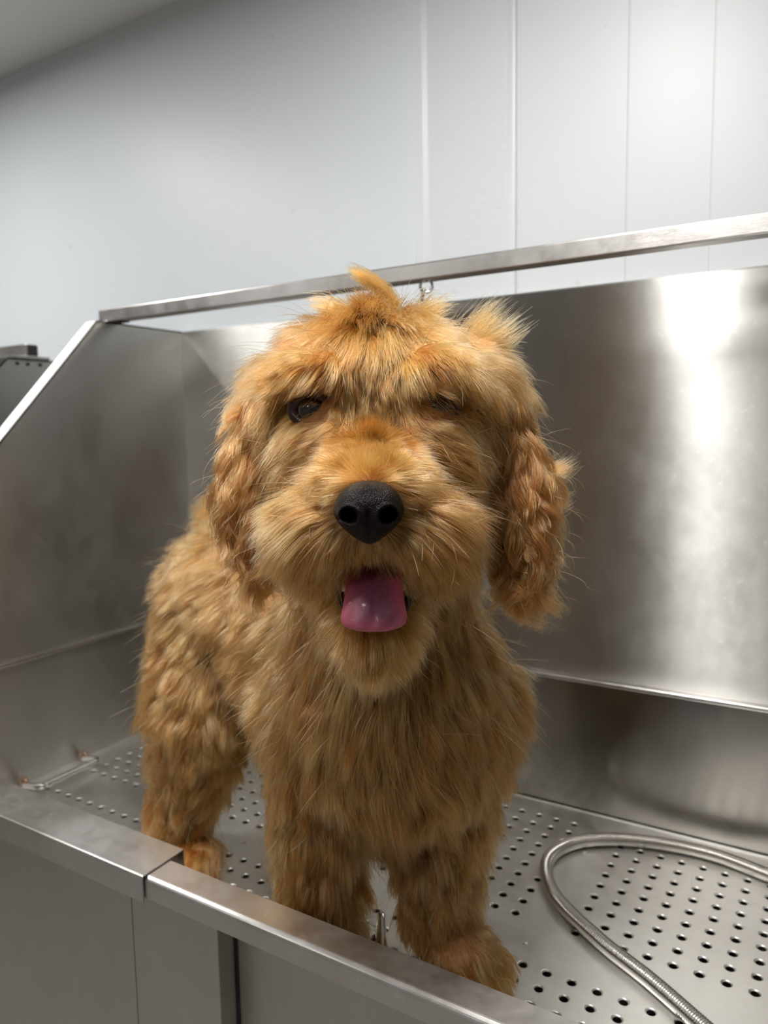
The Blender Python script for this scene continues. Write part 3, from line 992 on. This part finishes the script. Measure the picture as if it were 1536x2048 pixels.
 ((-0.4504, 0.5996, 0.0702), (-0.05, -0.95, 0.2), .030, .35, .003, 0.8, .7, 1.0, 4),
 ((-0.3488, 0.6901, 0.2009), (0.2, -1.0, 0.1), .044, .42, .005, 0.8, .7, 1.0, 4),
 ((-0.3457, 0.6706, 0.1264), (0.15, -1.0, 0.1), .042, .45, .005, 0.8, .7, 1.0, 4),
 ((-0.3299, 0.6617, 0.0745), (0.15, -0.9, 0.3), .032, .35, .003, 0.8, .7, 1.0, 4),
 ((-0.2931, 0.6684, 0.0444), (0.55, -0.5, 0.4), .022, .25, .002, 0.8, .6, 1.0, 4),
 ((-0.3134, 0.6571, 0.0525), (0.25, -0.6, 0.6), .022, .25, .002, 0.8, .6, 1.0, 4),
]
REGIONS = ['head_fur', 'ear_fur', 'ear_fur', 'body_fur', 'leg_fur']
R_, U_, F_ = np.array(DX), np.array(DZ), -np.array(DY)
rng = np.random.default_rng(7)
g_pos = np.array([g[0] for g in G])
g_dir = np.array([g[1] for g in G], dtype=float)
g_dir /= np.linalg.norm(g_dir, axis=1)[:, None]
g_dir = g_dir[:, :1] * R_ + g_dir[:, 1:2] * U_ + g_dir[:, 2:] * F_
g_par = np.array([g[2:8] for g in G])
g_reg = np.array([g[8] for g in G])
g_par[:, 4] *= np.array([0.52, 0.88, 0.88, 0.66, 0.66])[g_reg]      # clumping
g_par[:, 1] *= np.array([0.75, 0.80, 0.80, 0.72, 0.80])[g_reg]      # lift
g_par[:, 2] *= np.array([1.0, 1.0, 1.0, 0.7, 0.7])[g_reg]
g_par[:, 3] *= np.array([0.8, 0.85, 0.85, 0.7, 0.7])[g_reg]
g_par[:, 0] *= np.array([1.12, 1.1, 1.1, 1.2, 1.1])[g_reg]
g_par[:, 5] *= np.array([1.25, 1.0, 1.0, 1.0, 1.0])[g_reg]


def unit(v):
    return v / np.maximum(np.linalg.norm(v, axis=-1, keepdims=True), 1e-9)


def groom(P):
    """blend the guides by distance"""
    out_d = np.zeros((len(P), 3)); out_p = np.zeros((len(P), 6)); reg = np.zeros(len(P), int)
    for a in range(0, len(P), 20000):
        q = P[a:a + 20000]
        d2 = ((q[:, None, :] - g_pos[None]) ** 2).sum(-1) + 1e-6
        wgt = d2 ** -2.0
        wgt /= wgt.sum(1, keepdims=True)
        out_d[a:a + 20000] = unit(wgt @ g_dir)
        out_p[a:a + 20000] = wgt @ g_par
        reg[a:a + 20000] = g_reg[d2.argmin(1)]
    return out_d, out_p, reg


nv_ = len(body_me.vertices)
co = np.empty(nv_ * 3, np.float32); body_me.vertices.foreach_get('co', co); co = co.reshape(-1, 3).astype(float)
no = np.empty(nv_ * 3, np.float32); body_me.vertices.foreach_get('normal', no); no = no.reshape(-1, 3).astype(float)
body_me.calc_loop_triangles()
tri = np.empty(len(body_me.loop_triangles) * 3, np.int32)
body_me.loop_triangles.foreach_get('vertices', tri); tri = tri.reshape(-1, 3)
A_, B_, C_ = co[tri[:, 0]], co[tri[:, 1]], co[tri[:, 2]]
area = 0.5 * np.linalg.norm(np.cross(B_ - A_, C_ - A_), axis=1)
cen = (A_ + B_ + C_) / 3
_, tp, treg = groom(cen)
tn = unit(no[tri[:, 0]] + no[tri[:, 1]] + no[tri[:, 2]])
wgt = area * tp[:, 5]
# coat is thinner where the mouth is, and nothing grows under the nose pad or through the eyes
front = tn @ F_
wgt *= np.where(front > -0.25, 1.0, 0.45)
mouth_c = np.array((-0.3424, 0.5459, 0.4671))
dm = (cen - mouth_c); dmx = np.abs(dm @ R_); dmz = dm @ U_
wgt[(dmx < 0.028) & (np.abs(dmz) < 0.016) & ((dm @ F_) > -0.05) & ((dm @ F_) < 0.012)] = 0
noz = np.linalg.norm(cen - np.array(NO), axis=1)
wgt[noz < 0.018] = 0
for c in ((-0.4056, 0.5469, 0.6173), (-0.3095, 0.6053, 0.6171)):
    wgt[np.linalg.norm(cen - np.array(c), axis=1) < 0.0108] = 0
wgt[cen[:, 2] < 0.008] = 0


def sample(nn):
    t = rng.choice(len(tri), nn, p=wgt / wgt.sum())
    u = rng.random((nn, 1)); v = rng.random((nn, 1))
    m_ = (u + v) > 1
    u = np.where(m_, 1 - u, u); v = np.where(m_, 1 - v, v)
    p = A_[t] * (1 - u - v) + B_[t] * u + C_[t] * v
    n = unit(no[tri[t, 0]] * (1 - u - v) + no[tri[t, 1]] * u + no[tri[t, 2]] * v)
    return p, n


K = 11
S = np.linspace(0, 1, K)


def fibres(p, n, d, par, jit, lenj):
    """curves from root p; n surface normal, d combing direction"""
    L = par[:, 0:1] * lenj
    lift = par[:, 1:2]
    ct = unit(d - n * (d * n).sum(1, keepdims=True) * 0.85 + jit)
    d0 = unit(n * (lift + 0.15) + ct * (1 - lift))
    d1 = unit(ct * 0.9 + d * 0.5 + n * (lift - 0.30) + np.array([0, 0, -0.35]) + jit * 0.6)
    pts = np.empty((len(p), K, 3)); pts[:, 0] = p
    for k in range(1, K):
        s = (k - 0.5) / (K - 1)
        dd = unit(d0 * (1 - s) ** 1.3 + d1 * (1 - (1 - s) ** 1.3))
        pts[:, k] = pts[:, k - 1] + dd * L / (K - 1)
    return pts, d0, d1


def kd_nearest(src, q):
    from mathutils.kdtree import KDTree
    kd = KDTree(len(src))
    for i, v in enumerate(src): kd.insert(v, i)
    kd.balance()
    return np.array([kd.find(v)[1] for v in q])


def smooth_noise(P, scale, seed):
    """cheap smooth vector noise from a few random waves"""
    r2 = np.random.default_rng(seed)
    out = np.zeros_like(P)
    for i in range(7):
        kx = r2.normal(size=(3, 3)) * scale
        ph = r2.random(3) * 6.28
        out += np.sin(P @ kx + ph)
    return out / 3.2


N_HAIR = 400000
N_LOCK = 5600
N_FINE = 52000
lp, ln = sample(N_LOCK)
ld_, lpar, lreg_ = groom(lp)
ljs = np.array([0.36, 0.75, 0.75, 0.70, 0.75])[lreg_][:, None]
ljit = (smooth_noise(lp, 22, 3) * 0.30 + rng.normal(size=(N_LOCK, 3)) * 0.15) * ljs
llen = rng.uniform(0.75, 1.2, (N_LOCK, 1))
lpts, l0, l1 = fibres(lp, ln, ld_, lpar, ljit, llen)
# each lock waves or curls about its own axis
lph = rng.random((N_LOCK, 1)) * 6.283
lhand = rng.choice([-1.0, 1.0], (N_LOCK, 1))
la = unit(np.cross(l1, rng.normal(size=(N_LOCK, 3)))); lb = np.cross(l1, la)
lturn = lpar[:, 3:4] * rng.uniform(0.7, 1.3, (N_LOCK, 1))


def curl(pts, a, b, amp, turns, ph, hand):
    th = ph + hand * 2 * math.pi * turns * S[None, :]
    e = (S[None, :] ** 0.8)
    base = np.cos(ph), np.sin(ph)
    off = a[:, None, :] * ((np.cos(th) - base[0]) * e * amp)[..., None] + b[:, None, :] * ((np.sin(th) - base[1]) * e * amp)[..., None]
    return pts + off


fp, fn = sample(N_FINE)
fl = kd_nearest(lp, fp)
fd, fpar, _ = groom(fp)
fjit = ljit[fl] * 0.9 + rng.normal(size=(N_FINE, 3)) * 0.10
fpts, f0, f1 = fibres(fp, fn, fd, fpar, fjit, llen[fl] * rng.uniform(0.85, 1.12, (N_FINE, 1)))


def clump_to(pts, target, own, w_):
    """pull the tips of pts to the target curves; w_ is the strength at the tip"""
    s = (S ** 1.25)[None, :, None] * w_[:, None, :]
    return pts * (1 - s) + target * s


fpts = clump_to(fpts, lpts[fl], None, lpar[fl, 4:5] * 0.80)
fpts = curl(fpts, la[fl], lb[fl], lpar[fl, 2:3] * rng.uniform(0.7, 1.25, (N_FINE, 1)), lturn[fl], lph[fl] + rng.normal(size=(N_FINE, 1)) * 0.35, lhand[fl])

hp_, hn = sample(N_HAIR)
hf = kd_nearest(fp, hp_)
hd, hpar, hreg = groom(hp_)
fly = rng.random((N_HAIR, 1)) < 0.035
hjit = fjit[hf] + rng.normal(size=(N_HAIR, 3)) * np.where(fly, 0.45, 0.09)
hpts, _, _ = fibres(hp_, hn, hd, hpar, hjit, llen[fl[hf]] * rng.uniform(0.72, 1.08, (N_HAIR, 1)) * np.where(fly, 1.15, 1.0))
lk = fl[hf]
hpts_c = curl(hpts, la[lk], lb[lk], lpar[lk, 2:3] * rng.uniform(0.8, 1.2, (N_HAIR, 1)), lturn[lk], lph[lk] + rng.normal(size=(N_HAIR, 1)) * 0.3, lhand[lk])
wc = np.where(fly, 0.15, 0.84) * np.clip(hpar[:, 4:5] + 0.15, 0, 1)
sw = (S ** 1.1)[None, :, None] * wc[:, None, :]
hpts = hpts_c * (1 - sw) + fpts[hf] * sw
hpts += (hp_ - hpts[:, 0])[:, None, :]
hpts[..., 2] = np.maximum(hpts[..., 2], 0.0025)


def in_front(c, hx_, y0, y1, zmin, zmax=0.08):
    """hairs with a point inside a small box standing off the face"""
    q = hpts - np.array(c)
    x, y, z = q @ R_, q @ U_, q @ F_
    return ((np.abs(x) < hx_) & (y > y0) & (y < y1) & (z > zmin) & (z < zmax)).any(axis=1)


keep = ~in_front(NO, 0.022, -0.0235, 0.0195, -0.004)
keep &= ~(in_front((-0.4030, 0.5427, 0.6181), 0.0150, -0.0105, 0.0095, 0.002) & (rng.random(N_HAIR) < 0.985))
keep &= ~(in_front((-0.3084, 0.6011, 0.6162), 0.0150, -0.0085, 0.006, 0.004) & (rng.random(N_HAIR) < 0.94))
keep &= ~(in_front((-0.3217, 0.5111, 0.4650), 0.0245, -0.034, 0.020, -0.006) & (rng.random(N_HAIR) < 0.97))
tone = np.clip(0.5 + 0.30 * rng.normal(size=N_FINE)[hf] + 0.14 * rng.normal(size=N_LOCK)[fl[hf]] + 0.20 * rng.normal(size=N_HAIR), 0, 1)
keep &= ~(in_front((-0.3328, 0.5347, 0.4722), 0.036, -0.012, 0.010, -0.010) & (rng.random(N_HAIR) < 0.75))
hpts, hreg, tone = hpts[keep], hreg[keep], tone[keep]


def extra_tuft(root, n, dirs, length, spread, r_seed, bend, count, tip=0.35):
    r2 = np.random.default_rng(r_seed)
    root = np.array(root)
    p = root + r2.normal(size=(count, 3)) * spread
    d = np.array(dirs, float); d = d[0] * R_ + d[1] * U_ + d[2] * F_
    bnd = np.array(bend, float); bnd = bnd[0] * R_ + bnd[1] * U_ + bnd[2] * F_
    jit = r2.normal(size=(count, 3)) * 0.10
    L = length * r2.uniform(0.55, 1.1, (count, 1))
    pts = np.empty((count, K, 3)); pts[:, 0] = p
    for k in range(1, K):
        s = k / (K - 1)
        dd = unit(d + bnd * s + jit * (0.5 + s))
        pts[:, k] = pts[:, k - 1] + dd * L / (K - 1)
    cenl = pts.mean(0, keepdims=True)
    s = (S ** 1.2)[None, :, None] * tip
    return pts * (1 - s) + (cenl + r2.normal(size=(count, 1, 3)) * 0.004) * s


EX = [
    (0, extra_tuft((-0.3757, 0.6405, 0.7182), None, (-0.10, 1.0, 0.1), .058, .0035, 11, (-2.2, -0.1, 0), 460, 0.35)),
    (0, extra_tuft((-0.4089, 0.6073, 0.7088), None, (-0.6, 0.8, 0.2), .040, .0060, 12, (-1.0, -0.8, 0), 160, 0.3)),
    (0, extra_tuft((-0.3485, 0.6558, 0.7090), None, (0.5, 0.8, 0.0), .030, .0070, 13, (0.9, -0.7, 0), 120, 0.2)),
    (0, extra_tuft((-0.3167, 0.6899, 0.6860), None, (0.5, 1.0, 0.0), .045, .0080, 14, (0.5, -0.3, 0), 260, 0.1)),
    (0, extra_tuft((-0.3078, 0.6999, 0.6765), None, (0.9, 0.7, 0.0), .045, .0080, 15, (0.5, 0.2, 0), 220, 0.1)),
    (2, extra_tuft((-0.2627, 0.6990, 0.5481), None, (1.0, 0.0, 0.0), .052, .0060, 16, (0.2, 0.8, 0), 300, 0.3)),
    (2, extra_tuft((-0.2608, 0.6970, 0.5237), None, (1.0, -0.5, 0.0), .045, .0060, 17, (0.2, 1.2, 0), 300, 0.3)),
]


def make_curves(name, P, rad, tn_, m, parent):
    cu = bpy.data.hair_curves.new(name)
    cu.add_curves([K] * len(P))
    cu.points.foreach_set('position', P.astype(np.float32).ravel())
    rr_ = (rad[:, None] * np.interp(S, [0, 0.15, 0.7, 1.0], [0.9, 1.0, 0.8, 0.22])[None, :]).astype(np.float32).ravel()
    ra = cu.attributes.get('radius') or cu.attributes.new('radius', 'FLOAT', 'POINT')
    ra.data.foreach_set('value', rr_)
    ta = cu.attributes.new('tone', 'FLOAT', 'CURVE')
    ta.data.foreach_set('value', np.asarray(tn_, dtype=np.float32))
    cu.materials.append(m)
    o = bpy.data.objects.new(name, cu)
    COL.objects.link(o)
    o.parent = parent
    o.matrix_parent_inverse = Matrix.Translation(parent.location).inverted()
    return o


for k, nm in enumerate(REGIONS):
    sel = hreg == k
    Pk = hpts[sel]
    for r_, e in EX:
        if r_ == k: Pk = np.concatenate([Pk, e])
    base = 0.00020 if k in (0, 1, 2) else 0.00027
    rad = base * rng.uniform(0.7, 1.25, len(Pk))
    tk = np.concatenate([tone[sel], rng.uniform(0.2, 1.0, len(Pk) - sel.sum())])
    make_curves(nm, Pk, rad, tk, M_FUR_EAR if k in (1, 2) else M_FUR, dog)

# whiskers
wk = []
for c, dr, L in (((-0.3670, 0.4741, 0.5290), (-1, 0.25, 0), .045), ((-0.3700, 0.4708, 0.5171), (-1, -0.2, 0), .05), ((-0.3752, 0.4818, 0.5359), (-0.7, 0.75, 0), .03),
                 ((-0.3746, 0.4893, 0.4998), (-0.9, -0.5, 0), .045), ((-0.2706, 0.5305, 0.5111), (0.8, -0.5, 0), .04), ((-0.3802, 0.4961, 0.4878), (-0.6, -0.8, 0), .03),
                 ((-0.2826, 0.5447, 0.4959), (0.35, -1.0, 0), .045), ((-0.3896, 0.5361, 0.6133), (0.4, -0.1, 1), .02), ((-0.3509, 0.5122, 0.4747), (-0.5, -0.8, 0.2), .025)):
    d = np.array(dr, float); d = unit(d[0] * R_ + d[1] * U_ + d[2] * F_)
    c = np.array(c)
    wk.append(c + S[:, None] * d * L + (S ** 2)[:, None] * np.array([0, 0, -0.006]))
make_curves('whiskers', np.array(wk), np.full(len(wk), 0.00025), np.ones(len(wk)), M_FUR, dog)
